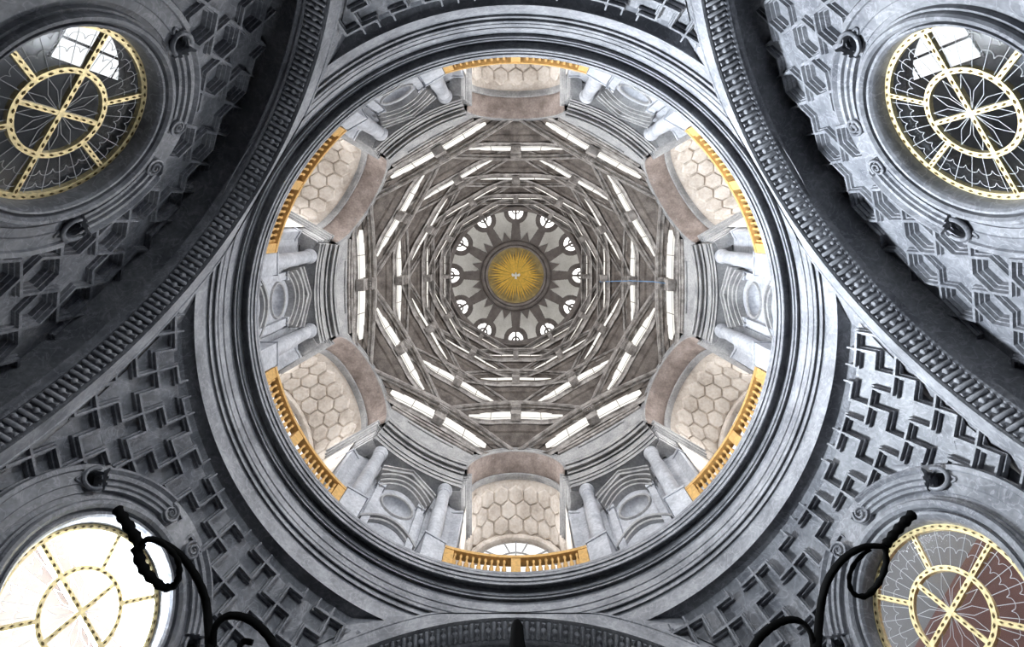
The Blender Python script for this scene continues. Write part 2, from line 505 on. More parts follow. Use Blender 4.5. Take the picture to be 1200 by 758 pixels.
HS = 1.07
LD, LWZ = 9.8, 11.1
def lunette(phi, nm, label):
    cuts = hollow_cuts(phi, LD - 0.12, LWZ, 7)
    def T(x, y, h):
        return pol(phi, x, LD + h, y)
    b = MB()
    n = 72
    # backing wall with a round hole
    rows = []
    for i in range(n):
        a = 2 * pi * i / n
        c, s = cos(a), sin(a)
        k = min(8.0 / abs(c) if abs(c) > 1e-6 else 1e9, ((17.2 - LWZ) if s > 0 else (LWZ + 1.6)) / abs(s) if abs(s) > 1e-6 else 1e9)
        rows.append([T(1.85 * c, LWZ + 1.85 * s, 0.5), T(k * c, LWZ + k * s, 0.5)])
    b.grid(rows, True)
    w = tag(b.obj(nm, 'dark'), label, 'wall', kind='structure')
    R = HS / 2
    hexp = [(R * sin(a), R * cos(a)) for a in [-k * pi / 3 for k in range(6)]]
    star = []
    for k in range(6):
        a = -k * pi / 3
        star.append((R * sin(a), R * cos(a)))
        a -= pi / 6
        star.append((R * sqrt(3) * sin(a), R * sqrt(3) * cos(a)))
    for i in range(-14, 15):
        for j in range(-10, 11):
            x, y = j * HS * sqrt(3) / 2, (i + j / 2) * HS + 14.1
            r = sqrt(x * x + (y - ZC) ** 2)
            if (y > ZC and r > 7.9) or abs(x) > 7.6 or y < 8.2: continue
            dw = sqrt(x * x + (y - LWZ) ** 2)
            is_star = (i - j) % 3 == 0
            if dw < (2.85 if is_star else 2.45): continue
            if is_star:
                P = [(x + p, y + q) for p, q in star]
                t = stepped(P, [(0, 0.5), (0, 0.0), (0.03, 0.0), (0.035, 0.08), (0.065, 0.08), (0.07, 0.16)], T)
                cut_tile(t, cuts).obj('star_coffer', 'dark', w)
            else:
                P = [(x + p, y + q) for p, q in hexp]
                t = stepped(P, [(0, 0.5), (0, 0.0), (0.04, 0.0), (0.045, 0.10), (0.08, 0.10), (0.085, 0.20), (0.12, 0.20), (0.125, 0.32)], T)
                cut_tile(t, cuts).obj('hexagon_coffer', 'dark', w)
    return w
lunette(210, 'wall_lunette_upper_left', 'dark vault of star and hexagon coffers around a round window')
lunette(330, 'wall_lunette_upper_right', 'bright vault of star and hexagon coffers around a round window')
b = MB(); rows = []
for i in range(72):
    c, sn = cos(2 * pi * i / 72), sin(2 * pi * i / 72)
    k = min(8.0 / abs(c) if abs(c) > 1e-6 else 1e9, ((17.2 - LWZ) if sn > 0 else (LWZ + 1.6)) / abs(sn) if abs(sn) > 1e-6 else 1e9)
    rows.append([pol(90, q * c, LD + h, LWZ + q * sn) for q, h in ((1.8, 0.5), (1.8, 0.0), (k, 0.0))])
b.grid(rows, True)
tag(b.obj('wall_lunette_lower', 'dark'), 'marble wall closing the arch with the iron finial', 'wall', kind='structure')

# --- round windows: glazing (structure) and carved surround
def ring_strip(T, r0, r1, n0, n1, a0=0, a1=360, seg=72):
    b = MB()
    b.lathe([(r0, n0), (r1, n0), (r1, n1), (r0, n1)], a0, a1, seg, closed=True, caps=True, T=T)
    return b

def bar(T, p, q, w, n0, n1):
    p, q = Vector(p), Vector(q)
    d = (q - p).normalized(); s = Vector((-d.y, d.x)) * w / 2
    return MB().prism([tuple(p - s), tuple(q - s), tuple(q + s), tuple(p + s)], n0, n1, T)

def round_window(num, phi, D, z, tilt, gs, wlabel, slabel):
    T = frame_T(pol(phi, 0, D, z), phi, tilt)
    # polar angle a measured from 'up' (towards the dome)
    def pt(r, a): return (gs * r * sin(radians(a)), gs * r * cos(radians(a)))
    root = empty('window_%d' % num, T(0, -1.62, -0.3))
    root.rotation_euler = (0, 0, 0)
    org = root.location.copy()
    TL = lambda x, y, h: T(x, y, h) - org
    NZ = -0.14
    fr = ring_strip(TL, 1.51 * gs, 1.63 * gs, NZ - 0.05, NZ + 0.05).obj('outer_frame', 'gold', root, 40)
    inr = ring_strip(TL, 0.73 * gs, 0.83 * gs, NZ - 0.05, NZ + 0.05).obj('inner_frame', 'gold', root, 40)
    def studs(parent, pts, r=0.028):
        sb = MB()
        for (x, y), ang in pts:
            ca, sa = cos(ang), sin(ang)
            sb.prism([(x + ca * p - sa * q, y + sa * p + ca * q) for p, q in ((-.045, 0), (0, -.02), (.045, 0), (0, .02))], NZ + 0.05, NZ + 0.07, TL)
        o = sb.obj('studs', 'gild_stud', parent); o['kind'] = 'stuff'
    studs(fr, [(pt(1.57, a), -radians(a)) for a in range(0, 360, 6)])
    studs(inr, [(pt(0.775, a), -radians(a)) for a in range(0, 360, 12)])
    for a in (30, -30, 90, -90, 150, -150):
        o = bar(TL, pt(0.82, a), pt(1.52, a), 0.10, NZ - 0.05, NZ + 0.05).obj('glazing_bar', 'gold', root)
        studs(o, [(pt(r, a), radians(90 - a)) for r in (0.9, 1.05, 1.2, 1.35, 1.47)])
    for a in (0, 90):
        o = bar(TL, pt(0.73, a), pt(-0.73, a), 0.10, NZ - 0.05, NZ + (0.05 if a else 0.045)).obj('glazing_bar', 'gold', root)
        studs(o, [(pt(r, a), radians(90 - a)) for r in (-.6, -.45, -.3, -.15, .15, .3, .45, .6)])
    # panes
    for a0 in (-30, 30, 90, 150, 210, 270):
        p = MB(); s = 10
        p.grid([[TL(*pt(r, a0 + 60 * k / s), NZ) for r in (0.8, 1.54)] for k in range(s + 1)])
        p.obj('pane', 'glass', root)
    for a0 in (0, 90, 180, 270):
        p = MB(); s = 8
        p.add([TL(0, 0, NZ)] + [TL(*pt(0.76, a0 + 90 * k / s), NZ) for k in range(s + 1)], [(0, k + 1, k + 2) for k in range(s)])
        p.obj('pane', 'glass', root)
    # lead cames: rays and two rows of scallops outside, a star of kites inside
    lb = MB(); r = 0.0058
    def line(ps): lb.tube([TL(x, y, NZ + 0.015) for x, y in ps], r, 4)
    for a0 in range(0, 360, 12):
        if a0 % 60 == 30: continue
        line([pt(0.83, a0), pt(1.5, a0)])
    for a0 in range(0, 360, 12):
        for rr in (1.08, 1.32):
            line([pt(rr + 0.10 * sqrt(max(0, 1 - (k / 4 - 1) ** 2)), a0 + 12 * k / 8 - 6) for k in range(9)])
    for k in range(12):
        a = 30 * k + 15
        line([pt(0.0, a), pt(0.42, a - 11), pt(0.70, a)])
        line([pt(0.0, a), pt(0.42, a + 11), pt(0.70, a)])
    o = lb.obj('lead_came', 'lead', root); o['kind'] = 'stuff'
    tag(root, wlabel, 'window', kind='structure')
    # ------- surround
    pt0 = lambda r, a: (r * sin(radians(a)), r * cos(radians(a)))
    rm = lambda pr: [(2.34 - (2.34 - r) * (2.34 - 1.62 * gs) / 0.72 if r < 2.34 else r, h) for r, h in pr]
    sr = empty('window_surround', T(0, -2.3, 0)); org2 = sr.location.copy()
    TS = lambda x, y, h: T(x, y, h) - org2
    def TSp(x, y, h): return TS(y, x, h)      # lathe angle measured from 'up'
    MB().lathe(rm([(1.62, -0.66 if gs > 1.1 else -0.24), (1.62, 0.14), (1.66, 0.22)]), n=96, T=TSp).obj('reveal', 'dark', sr, 30)
    MB().lathe(rm([(1.66, 0.22), (1.71, 0.28), (1.77, 0.29), (1.78, 0.20), (1.85, 0.19), (1.86, 0.31), (1.93, 0.37), (2.02, 0.38), (2.07, 0.33), (2.08, 0.24), (2.15, 0.24), (2.17, 0.13), (2.34, 0.12), (2.34, -0.30)]), n=96, T=TSp).obj('moulded_ring', 'dark', sr, 30)
    holes = [(pt0(2.58, 59), 0.215), (pt0(2.58, -59), 0.215)]
    def holed(prof, a0, a1, n):
        m_ = MB().lathe(prof, a0, a1, n)
        m_.f = [f for f in m_.f if all((sum(m_.v[i][1] for i in f) / 4 - hc[0]) ** 2 + (sum(m_.v[i][0] for i in f) / 4 - hc[1]) ** 2 > hr ** 2 for hc, hr in holes)]
        m_.v = [tuple(TSp(*v)) for v in m_.v]
        return m_
    fine = [2.30 + 0.68 * q / 24 for q in range(25)]
    holed(rm([(1.63, -0.24), (1.64, -0.22)]) + [(r, 0.05) for r in fine] + [(2.98, -0.9 if gs > 1.1 else -0.5)], 0, 360, 480).obj('ground', 'dark', sr, 30)
    for s in (-1, 1):
        a, c = (15, 54) if s > 0 else (-54, -15)
        MB().lathe([(2.33, -0.2), (2.33, 0.24), (2.40, 0.25), (2.42, 0.31), (2.47, 0.32), (2.49, 0.26), (2.53, 0.27), (2.55, 0.34), (2.60, 0.35), (2.62, 0.29), (2.68, 0.30), (2.74, 0.38), (2.80, 0.36), (2.80, -0.2)], a, c, 30, closed=True, caps=True, T=TSp).obj('hood_moulding', 'dark', sr, 30)
        a, c = (64, 152) if s > 0 else (-152, -64)
        MB().lathe([(2.32, -0.2), (2.32, 0.16), (2.50, 0.18), (2.52, 0.21), (2.78, 0.20), (2.80, 0.26), (2.90, 0.28), (2.94, 0.2), (2.94, -0.2)], a, c, 40, closed=True, caps=True, T=TSp).obj('outer_band', 'dark', sr, 30)
        # slanting wing running off the outer band
        # scroll: a spiral roll
        cx, cy = pt0(2.47, s * 12.5)
        sp = []
        for k in range(40):
            t = k / 39; ang = s * (t * 4.2 * pi) + radians(60)
            rr = 0.20 * (1 - t) + 0.02
            sp.append(TS(cx + rr * cos(ang), cy + rr * sin(ang), 0.28 + 0.05 * t))
        MB().tube(sp, 0.035, 6, radii=[0.042 * (1 - 0.5 * k / 39) for k in range(40)]).obj('scroll', 'dark', sr, 60)
        MB().prism([(cx + 0.23 * cos(q * pi / 8), cy + 0.23 * sin(q * pi / 8)) for q in range(16)], -0.2, 0.25, TS).obj('scroll_block', 'dark', sr)
        # curled rim with a black hollow
        hx, hy = pt0(2.58, s * 59)
        tang = Vector((cos(radians(s * 59)), -sin(radians(s * 59)))) * s
        rad = Vector(pt0(1, s * 59))
        def HP(p, q): return (hx + tang.x * p + rad.x * q, hy + tang.y * p + rad.y * q)
        rim = [HP(0.27 * cos(q), 0.24 * sin(q)) for q in [radians(-115 + 230 * k / 20) for k in range(21)]]
        MB().tube([TS(x, y, 0.26) for x, y in rim], 0.05, 6).obj('curled_rim', 'dark', sr, 60)
        rim2 = [HP(0.42 * cos(q), 0.10 * sin(q)) for q in [radians(-40 + 80 * k / 6) for k in range(7)]]
        MB().tube([TS(x, y, 0.22) for x, y in rim2], 0.028, 6).obj('lobe', 'dark', sr, 60)
        hol = [HP(0.24 * cos(q), 0.20 * sin(q)) for q in [radians(-90 + 180 * k / 12) for k in range(13)]] + [HP(-0.27, 0.13), HP(-0.20, -0.16)]
        depth = -0.56 if gs > 1.1 else -0.42
        hb = MB(); nh = len(hol); rows = []
        for f in (0.0, 0.25, 0.5, 0.75, 1.0):
            rows.append([TS(x + rad.x * 0.10 * f - tang.x * 0.22 * f, y + rad.y * 0.10 * f - tang.y * 0.22 * f, 0.22 + (depth - 0.22) * f) for x, y in hol])
        hb.grid(rows, False, True); hb.f.append(tuple(range(4 * nh, 5 * nh)))
        hb.obj('hollow', 'dark', sr)
    holed([(2.30, -0.0)] + [(r, 0.14) for r in fine[:-3]] + [(2.9, -0.0)], 54, 64, 16).obj('back_slab', 'dark', sr)
    holed([(2.30, -0.0)] + [(r, 0.14) for r in fine[:-3]] + [(2.9, -0.0)], -64, -54, 16).obj('back_slab', 'dark', sr)
    MB().lathe([(2.30, -0.2), (2.30, 0.10), (2.62, 0.10), (2.62, -0.2)], -15, 15, 8, closed=True, caps=True, T=TSp).obj('back_slab', 'dark', sr)
    tag(sr, slabel, 'window frame')
    return T
round_window(7, 210, LD - 0.12, LWZ, 7, 1.13, 'round leaded window showing a dark room, above the shadowed starred vault', 'dark scrolled marble surround of the window in the shadowed starred vault')
round_window(8, 330, LD - 0.12, LWZ, 7, 1.13, 'round leaded window showing a dim room, above the brighter starred vault', 'pale scrolled marble surround of the window in the brighter starred vault')
round_window(9, 150, pD - 0.30, pz, 14, 1.06, 'round leaded window white with daylight among dark cross coffers', 'scrolled marble surround of the white daylit window')
round_window(10, 30, pD - 0.30, pz, 14, 1.06, 'round leaded window half filled by a red brown facade', 'scrolled marble surround of the window with the brown facade')

# rooms behind the two upper windows, each with a bright window of its own
def room(phi, s, label, wl):
    T = lambda x, y, z: pol(phi, y, x, z)
    b = MB()
    x0, x1, y0, y1, z0, z1 = 10.32, 12.6, -3.0, 3.0, 8.6, 16.95
    vs = [T(x, y, z) for z in (z0, z1) for y in (y0, y1) for x in (x0, x1)]
    b.add(vs, [(0, 2, 3, 1), (4, 5, 7, 6), (0, 1, 5, 4), (2, 6, 7, 3), (1, 3, 7, 5)])
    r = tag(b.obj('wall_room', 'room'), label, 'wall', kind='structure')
    w = empty('bright_casement', T(12.55, s * 1.0, 13.7))
    o = w.location.copy()
    TT = lambda x, y, z: T(x, y, z) - o
    ys = sorted((s * 0.42, s * 1.55))
    for k in range(2):
        for m in range(3):
            yy0 = ys[0] + (ys[1] - ys[0]) * k / 2 + 0.035; yy1 = ys[0] + (ys[1] - ys[0]) * (k + 1) / 2 - 0.035
            zz0 = 13.6 + 3.1 * m / 3 + 0.04; zz1 = 13.6 + 3.1 * (m + 1) / 3 - 0.04
            MB().box(12.50, 12.52, yy0, yy1, zz0, zz1, TT).obj('pane', 'lit_room', w)
    MB().box(12.53, 12.57, ys[0], ys[1], 13.6, 16.7, TT).obj('frame', 'iron', w)
    tag(w, wl, 'window')
room(210, 1, 'dim grey room behind the window of the shadowed vault', 'bright casement seen through the window of the shadowed vault')
room(330, -1, 'dim grey room behind the window of the brighter vault', 'bright casement seen through the window of the brighter vault')

# facades outside the two lower windows
def facade(phi, boxes, nm, label):
    root = empty(nm, pol(phi, boxes[0][1], boxes[0][0], 0), phi)
    for (D0, u0, u1, z0, z1, lean, mat, pn) in boxes:
        T = lambda x, y, z: (x - boxes[0][0], y - boxes[0][1] + lean * (z - z0), z)
        MB().box(D0, D0 + 0.6, u0, u1, z0, z1, T).obj(pn, mat, root)
    tag(root, label, 'building')
facade(150, [(15.0, -6.0, 6.0, 4, 17.75, 0, 'pink', 'facade'), (14.85, -6.0, 6.0, 17.02, 17.10, 0, 'greyf', 'cornice')], 'pink_building', 'pale pink facade glowing outside the white round window')
facade(30, [(15.6, -9, 9, 0, 30, 0, 'greyf', 'facade'), (15.0, -9.0, 9.0, 4, 17.6, 0.0, 'brick', 'brick_wing')], 'grey_building', 'grey facade with red brown wing outside the round window')

# ================================================================== the drum
# --- niche bays
def wall_with_hole(D, y0, y1, z0, z1, cy, cz, r, T, n=48):
    b = MB(); rows = []
    for i in range(n):
        a = 2 * pi * (i + 0.5) / n; c, s = cos(a), sin(a)
        k = min((y1 - cy) / c if c > 0 else (y0 - cy) / c, (z1 - cz) / s if s > 0 else (z0 - cz) / s)
        rows.append([T(D, cy + r * c, cz + r * s), T(D, cy + k * c, cz + k * s)])
    b.grid(rows, True)
    return b
I = lambda x, y, z: (x, y, z)
ND = 8.75
root = empty('niche_wall', (0, 0, 0))
L = lambda D, u, z: (D - ND, u, z - 18.54)
wall_with_hole(ND, -2.45, 2.45, 18.54, 24.1, 0, 21.9, 0.6, L).obj('wall_panel', 'drum', root)
MB().lathe([(0.60, 0), (0.58, 0.14), (0.51, 0.28), (0.38, 0.42), (0.19, 0.50), (0.01, 0.52)], n=40, T=lambda x, y, z: L(ND + z, x, 21.9 + y)).obj('bowl', 'drum', root, 50)
MB().lathe([(0.58, 0), (0.60, -0.06), (0.66, -0.07), (0.69, 0)], n=48, T=lambda x, y, z: L(ND + z, x, 21.9 + y)).obj('bowl_rim', 'ent', root, 40)
for s in (-1, 1):
    MB().box(8.58, ND + .02, s * 0.86 - 0.13, s * 0.86 + 0.13, 18.6, 22.3, L).box(8.52, ND + .02, s * 0.86 - 0.17, s * 0.86 + 0.17, 22.3, 22.5, L).obj('small_pilaster', 'drum', root)
    MB().box(8.66, ND + .02, s * 1.2 - 0.09, s * 1.2 + 0.09, 18.6, 22.9, L).obj('jamb', 'drum', root)
# curved hood and peaked gable
def arc_y(r_half, z0, rise, n=20): return [(-r_half + 2 * r_half * k / n, z0 + rise * (1 - (2 * k / n - 1) ** 2)) for k in range(n + 1)]
b = MB()
for off, d0, th in ((0.0, 8.5, 0.13), (0.15, 8.40, 0.12), (0.29, 8.28, 0.14)):
    top = arc_y(0.92 + off * 0.5, 22.2 + off * 0.9, 0.80)
    b.prism([(y, z) for y, z in top] + [(y, z + th) for y, z in reversed(top)], d0, ND + .02, lambda y, z, h: L(h, y, z))
b.obj('curved_hood', 'ent', root)
b = MB()
P = [(-1.14, 22.72), (-1.0, 22.86), (0, 23.62), (1.0, 22.86), (1.14, 22.72)]
b.prism(P + [(y, z + 0.17) for y, z in reversed(P)], 8.22, ND + .02, lambda y, z, h: L(h, y, z))
b.prism([(y, z + 0.17) for y, z in P] + [(y * 1.03, z + 0.25) for y, z in reversed(P)], 8.14, ND + .02, lambda y, z, h: L(h, y, z))
b.obj('gable', 'ent', root)
b = MB()
for off, d0 in ((0, 8.62), (0.13, 8.54)):
    t = arc_y(1.0 + off * 0.5, 19.7 + off, 0.75)
    b.prism(t + [(y, z + 0.12) for y, z in reversed(t)], d0, ND + .02, lambda y, z, h: L(h, y, z))
b.obj('lower_arch', 'ent', root)
tag(root, 'pale niche with round bowl and peaked hood', 'niche', 'niches between the columns of the drum')
polar6(root, ND, 0, 18.54, NICHE)

# --- columns
root = empty('column')
MB().box(-0.36, 0.36, -0.36, 0.36, 0, 1.25).box(-0.40, 0.40, -0.40, 0.40, 1.25, 1.33).box(-0.37, .37, -.37, .37, 1.33, 1.40).obj('pedestal', 'drum', root)
MB().lathe([(0.34, 1.40), (0.35, 1.46), (0.31, 1.50), (0.30, 1.54), (0.32, 1.60), (0.28, 1.64)], n=28).obj('base', 'drum', root, 40)
MB().lathe([(0.275, 1.64), (0.28, 2.4), (0.27, 3.4), (0.245, 4.6), (0.235, 5.02)], n=28).obj('shaft', 'drum', root, 40)
MB().lathe([(0.235, 5.02), (0.265, 5.05), (0.265, 5.10), (0.24, 5.12), (0.24, 5.26), (0.30, 5.34), (0.30, 5.46), (0.02, 5.47)], n=28).obj('capital', 'drum', root, 40)
tag(root, 'pale grey marble column on a square pedestal beside a drum niche', 'column', 'columns of the drum')
first = True
for p in NICHE:
    for s in (-1, 1):
        loc = pol(p, s * 1.49, 8.28, 18.54)
        if first: root.location = loc; root.rotation_euler = (0, 0, radians(p)); first = False; o = root
        else: o = dup(root, loc, p)
        q = (p + s * 30) % 360
        o['label'] = 'pale column beside the bay over ' + PLACE[q] + ', towards ' + PLACE[(q - s * 60) % 360]

# --- curved entablatures over the niches
root = empty('entablature')
prof_e = [('architrave', [(8.9, 24.05), (8.16, 24.05), (8.1, 24.0), (8.1, 24.18), (8.09, 24.26), (8.06, 24.26), (8.05, 24.2), (8.05, 24.38), (8.04, 24.46), (8.9, 24.46)]),
          ('frieze', [(8.9, 24.45), (8.02, 24.45), (8.0, 24.40), (8.0, 24.82), (8.0, 24.96), (8.9, 24.97)]),
          ('cornice', [(8.9, 24.96), (7.96, 24.96), (7.93, 24.84), (7.91, 24.84), (7.91, 24.96), (7.90, 25.10), (7.80, 25.10), (7.78, 24.98), (7.75, 24.98), (7.75, 25.14), (7.74, 25.26), (7.70, 25.26), (7.69, 25.20), (7.66, 25.20), (7.66, 25.38), (7.64, 25.40), (7.64, 25.52), (8.9, 25.55)])]
for nm, pr in prof_e:
    MB().lathe([(R, z - 24.0) for R, z in pr], -14.2, 14.2, 20, closed=True, caps=True, T=lambda x, y, z: (x - 8.1, y, z)).obj(nm, 'ent', root, 30)
tag(root, 'curved grey entablature on drum columns', 'entablature', 'curved entablatures of the drum')
polar6(root, 8.1, 0, 24.0, NICHE)

# --- window bays
# flanking pilasters with stepped imposts
root = empty('pilaster')
MB().box(-0.28, 0.55, -0.2, 0.2, 0, 5.25).obj('shaft', 'drum', root)
MB().box(-0.33, 0.55, -0.24, 0.24, 0, 1.2).obj('plinth', 'drum', root)
MB().box(-0.33, 0.55, -0.24, 0.24, 5.1, 5.25).obj('capital', 'drum', root)
tag(root, 'flat pale marble pilaster at the side of a drum window bay', 'pilaster', 'pilasters of the window bays')
first = True
for p in BAY:
    for s in (-1, 1):
        loc = pol(p, s * 2.32, 8.95, 18.54)
        if first: root.location = loc; root.rotation_euler = (0, 0, radians(p)); first = False; o = root
        else: o = dup(root, loc, p)
        o['label'] = 'flat pilaster of the bay over ' + PLACE[p] + ', towards ' + PLACE[(p + s * 60) % 360]
imp = []
for s in (-1, 1):
    root = empty('impost')
    b = MB()
    for k, (z0, z1, e) in enumerate(((0, .22, 0), (.22, .42, .04), (.42, .80, .06), (.80, .92, .12), (.92, 1.02, .18), (1.02, 1.22, .26), (1.22, 1.34, .32))):
        b2 = MB().box(-0.90 - e * 0.5, 1.5, -s * (e - 0.02), s * 0.50, z0, z1)
        b2.obj('moulding_course', 'ent', root)
    tag(root, 'stepped impost', 'impost', 'imposts of the window bays')
    for o, p in zip(polar6(root, 8.85, s * 2.16, 23.98, BAY), BAY):
        o['label'] = 'stepped impost of the bay over ' + PLACE[p] + ', towards ' + PLACE[(p + s * 60) % 360]

# arch ribs over the bays
root = empty('bay_arch')
b = MB(); n = 36
ths = [-pi * 0.5 + pi * i / n for i in range(n + 1)]
RA, ZA = 2.05, 25.1
F0 = 7.52
b.grid([[(D - F0, r * sin(t), r * cos(t)) for r, D in ((RA + .38, 9.0), (RA + .38, F0), (RA + .30, F0), (RA + .29, F0 + .03), (RA + .1, F0 + .03), (RA + .09, F0), (RA, F0), (RA, F0 + 0.06))] for t in ths])
b.obj('archivolt', 'ent', root, 30)
b = MB()
b.grid([[(D - F0, r * sin(t), r * cos(t)) for r, D in ((RA, F0 + .04), (RA, F0 + 1.02))] for t in ths])
b.obj('soffit', 'soffit', root, 30)
b = MB()
b.grid([[(D - F0, r * sin(t), r * cos(t)) for r, D in ((RA, F0 + 1.0), (RA - .06, F0 + 1.03), (RA - .06, F0 + 1.15), (RA - .02, F0 + 1.16), (RA - .02, F0 + 1.3), (RA + 0.1, F0 + 1.31))] for t in ths])
b.obj('inner_moulding', 'ent', root, 30)
tag(root, 'brown round arch of the drum window bay', 'arch', 'arches over the drum window bays')
polar6(root, F0, 0, ZA, BAY)

# vaults behind, with raised hexagons; lunette windows
V0, V1 = 8.75, 11.1
def vz(D): return ZA - (D - V0) * 0.27
RV = 2.06
bay_word = {90: 'lower', 150: 'lower_left', 210: 'upper_left', 270: 'upper', 330: 'upper_right', 30: 'lower_right'}
def TV(x, y, h):
    """x = arc length from the crown, y = distance from the axis"""
    a = x / RV; r = RV - h
    return (y - V0, r * sin(a), vz(y) + r * cos(a) - ZA)
vb = MB()
vb.grid([[TV(RV * (-pi / 2 + pi * i / 32), D, -0.02) for D in (V0 - .05, 9.2, 10, V1)] for i in range(33)])
for s in (-1, 1):
    vb.add([(V0 - V0 + .2, s * 2.08, 18.54 - ZA), (V1 - V0, s * 2.08, 18.54 - ZA), (V1 - V0, s * 2.08, 0), (V0 - V0 + .2, s * 2.08, 0)], [(0, 1, 2, 3)])
v_me = vb.mesh('bay_vault', 'beige', 30)
HX = 0.40
hexme = []
for i in range(-4, 5):
    for j in range(-1, 4):
        x = i * HX * sqrt(3) + (HX * sqrt(3) / 2 if j % 2 else 0); y = 9.42 + j * HX * 1.5
        if abs(x) > RV * 1.35 or y > V1 - 0.3 or y < V0 + 0.55: continue
        P = [(x + (HX) * sin(k * pi / 3), y + (HX) * cos(k * pi / 3)) for k in range(6)]
        P = P[::-1]
        t = stepped(P, [(0.018, -0.04), (0.018, 0.02), (0.06, 0.085), (0.13, 0.095)], TV)
        hexme.append(t.mesh('hexagon_panel', 'beige'))
bw = MB()   # back wall around the lunette opening
LZ, LR = 24.6 - ZA, 1.75
n = 30
ro = [(V1 - V0, (RV + .1) * sin(-pi / 2 + pi * i / n), vz(V1) - ZA + (RV + .1) * cos(-pi / 2 + pi * i / n)) for i in range(n + 1)]
ri = [(V1 - V0, LR * sin(-pi / 2 + pi * i / n), LZ + LR * cos(-pi / 2 + pi * i / n)) for i in range(n + 1)]
bw.grid([[ro[i], ri[i]] for i in range(n + 1)])
bw.add([ro[0], (V1 - V0, ro[0][1], -7), (V1 - V0, ri[0][1], -7), ri[0]], [(0, 1, 2, 3)])
bw.add([ro[-1], (V1 - V0, ro[-1][1], -7), (V1 - V0, ri[-1][1], -7), ri[-1]], [(0, 1, 2, 3)])
bw.add([(V1 - V0, -LR, LZ - 2.0), (V1 - V0, LR, LZ - 2.0), (V1 - V0, LR, -7), (V1 - V0, -LR, -7)], [(0, 1, 2, 3)])
bw_me = bw.mesh('back_wall', 'beige')
am = MB(); am.grid([[(x, r * sin(-pi / 2 + pi * i / n), LZ + r * cos(-pi / 2 + pi * i / n)) for r, x in ((LR + .22, V1 - V0), (LR + .22, V1 - V0 - .12), (LR + .08, V1 - V0 - .14), (LR, V1 - V0 - .06), (LR, V1 - V0 + .3))] for i in range(n + 1)])
am_me = am.mesh('lunette_moulding', 'beige', 30)
panes = []
for a0, a1 in ((-90, -54), (-54, -18), (-18, 0), (0, 18), (18, 54), (54, 90)):
    for r0, r1 in ((0.0, 0.8), (0.86, 1.62)):
        if r0 == 0:
            if a0 not in (-90, 0): continue
            q0, q1 = (a0, a0 + 90)
        else: q0, q1 = a0, a1
        p = MB()
        s = 6
        g = 1.6 / max(r1, .5)
        p.grid([[(0, r * sin(radians(q0 + g + (q1 - q0 - 2 * g) * k / s)), r * cos(radians(q0 + g + (q1 - q0 - 2 * g) * k / s))) for r in (r0 + .02, r1)] for k in range(s + 1)])
        panes.append(p.mesh('pane', 'lit_lun'))
p = MB().box(0, 0.02, -LR, LR, -2.0, -0.05)
panes.append(p.mesh('pane', 'lit_lun'))
mu = MB()
for a in (-54, -18, 0, 18, 54):
    c, s_ = sin(radians(a)), cos(radians(a))
    r0 = 0 if a == 0 else 0.8
    mu.tube([(-0.03, r0 * c, r0 * s_), (-0.03, 1.68 * c, 1.68 * s_)], 0.03, 5)
mu.tube([(-0.03, 0.83 * sin(radians(a)), 0.83 * cos(radians(a))) for a in range(-90, 91, 15)], 0.03, 5)
mu.tube([(-0.03, -1.68, -0.02), (-0.03, 1.68, -0.02)], 0.035, 5)
mu_me = mu.mesh('mullion', 'attic')
for k, p in enumerate(BAY):
    o = link('wall_bay_' + bay_word[p], v_me)
    o.location = pol(p, 0, V0, ZA); o.rotation_euler = (0, 0, radians(p))
    tag(o, 'beige hexagon panelled vault of the drum bay ' + where(p), 'vault', 'vaults of the drum window bays', 'structure')
    for me in hexme: link('hexagon_panel', me, o)
    link('back_wall', bw_me, o); link('lunette_moulding', am_me, o)
    w = empty('window_%d' % (k + 1), pol(p, 0, V1 + 0.12, 24.6), p)
    tag(w, 'arched lunette window at the back of the bay ' + where(p), 'window', 'lunette windows of the drum', 'structure')
    for me in panes: link('pane', me, w)
    link('mullion', mu_me, w)

# --- gilded balustrades on the cornice lip
root = empty('balustrade')
RB = 8.2; HB = 16.6
def arcbox(r0, r1, z0, z1, a0, a1, n=18):
    return MB().lathe([(r0, z0), (r1, z0), (r1, z1), (r0, z1)], a0, a1, n, closed=True, caps=True, T=lambda x, y, z: (x - RB, y, z))
arcbox(8.06, 8.36, 0.92, 1.06, -HB, HB).obj('handrail', 'rail', root)
arcbox(8.09, 8.33, 0.0, 0.16, -HB, HB).obj('base_rail', 'rail', root)
for a in (-HB + 1.1, 0, HB - 1.1):
    arcbox(8.08, 8.34, 0.16, 0.92, a - 1.1, a + 1.1, 3).obj('post', 'rail', root)
bal = MB().lathe([(0.05, 0.16), (0.055, 0.22), (0.035, 0.26), (0.08, 0.42), (0.075, 0.5), (0.035, 0.68), (0.03, 0.78), (0.055, 0.84), (0.055, 0.92)], n=10)
bal_me = bal.mesh('baluster', 'rail', 50)
for s in (-1, 1):
    for k in range(9):
        a = radians(s * (2.2 + 1.42 * (k + 0.3)))
        o = link('baluster', bal_me, root)
        o.location = (RB * cos(a) - RB, RB * sin(a), 0)
tag(root, 'gilded balustrade with turned balusters on the cornice', 'balustrade', 'gilded balustrades of the drum')
polar6(root, RB, 0, 18.54, BAY)

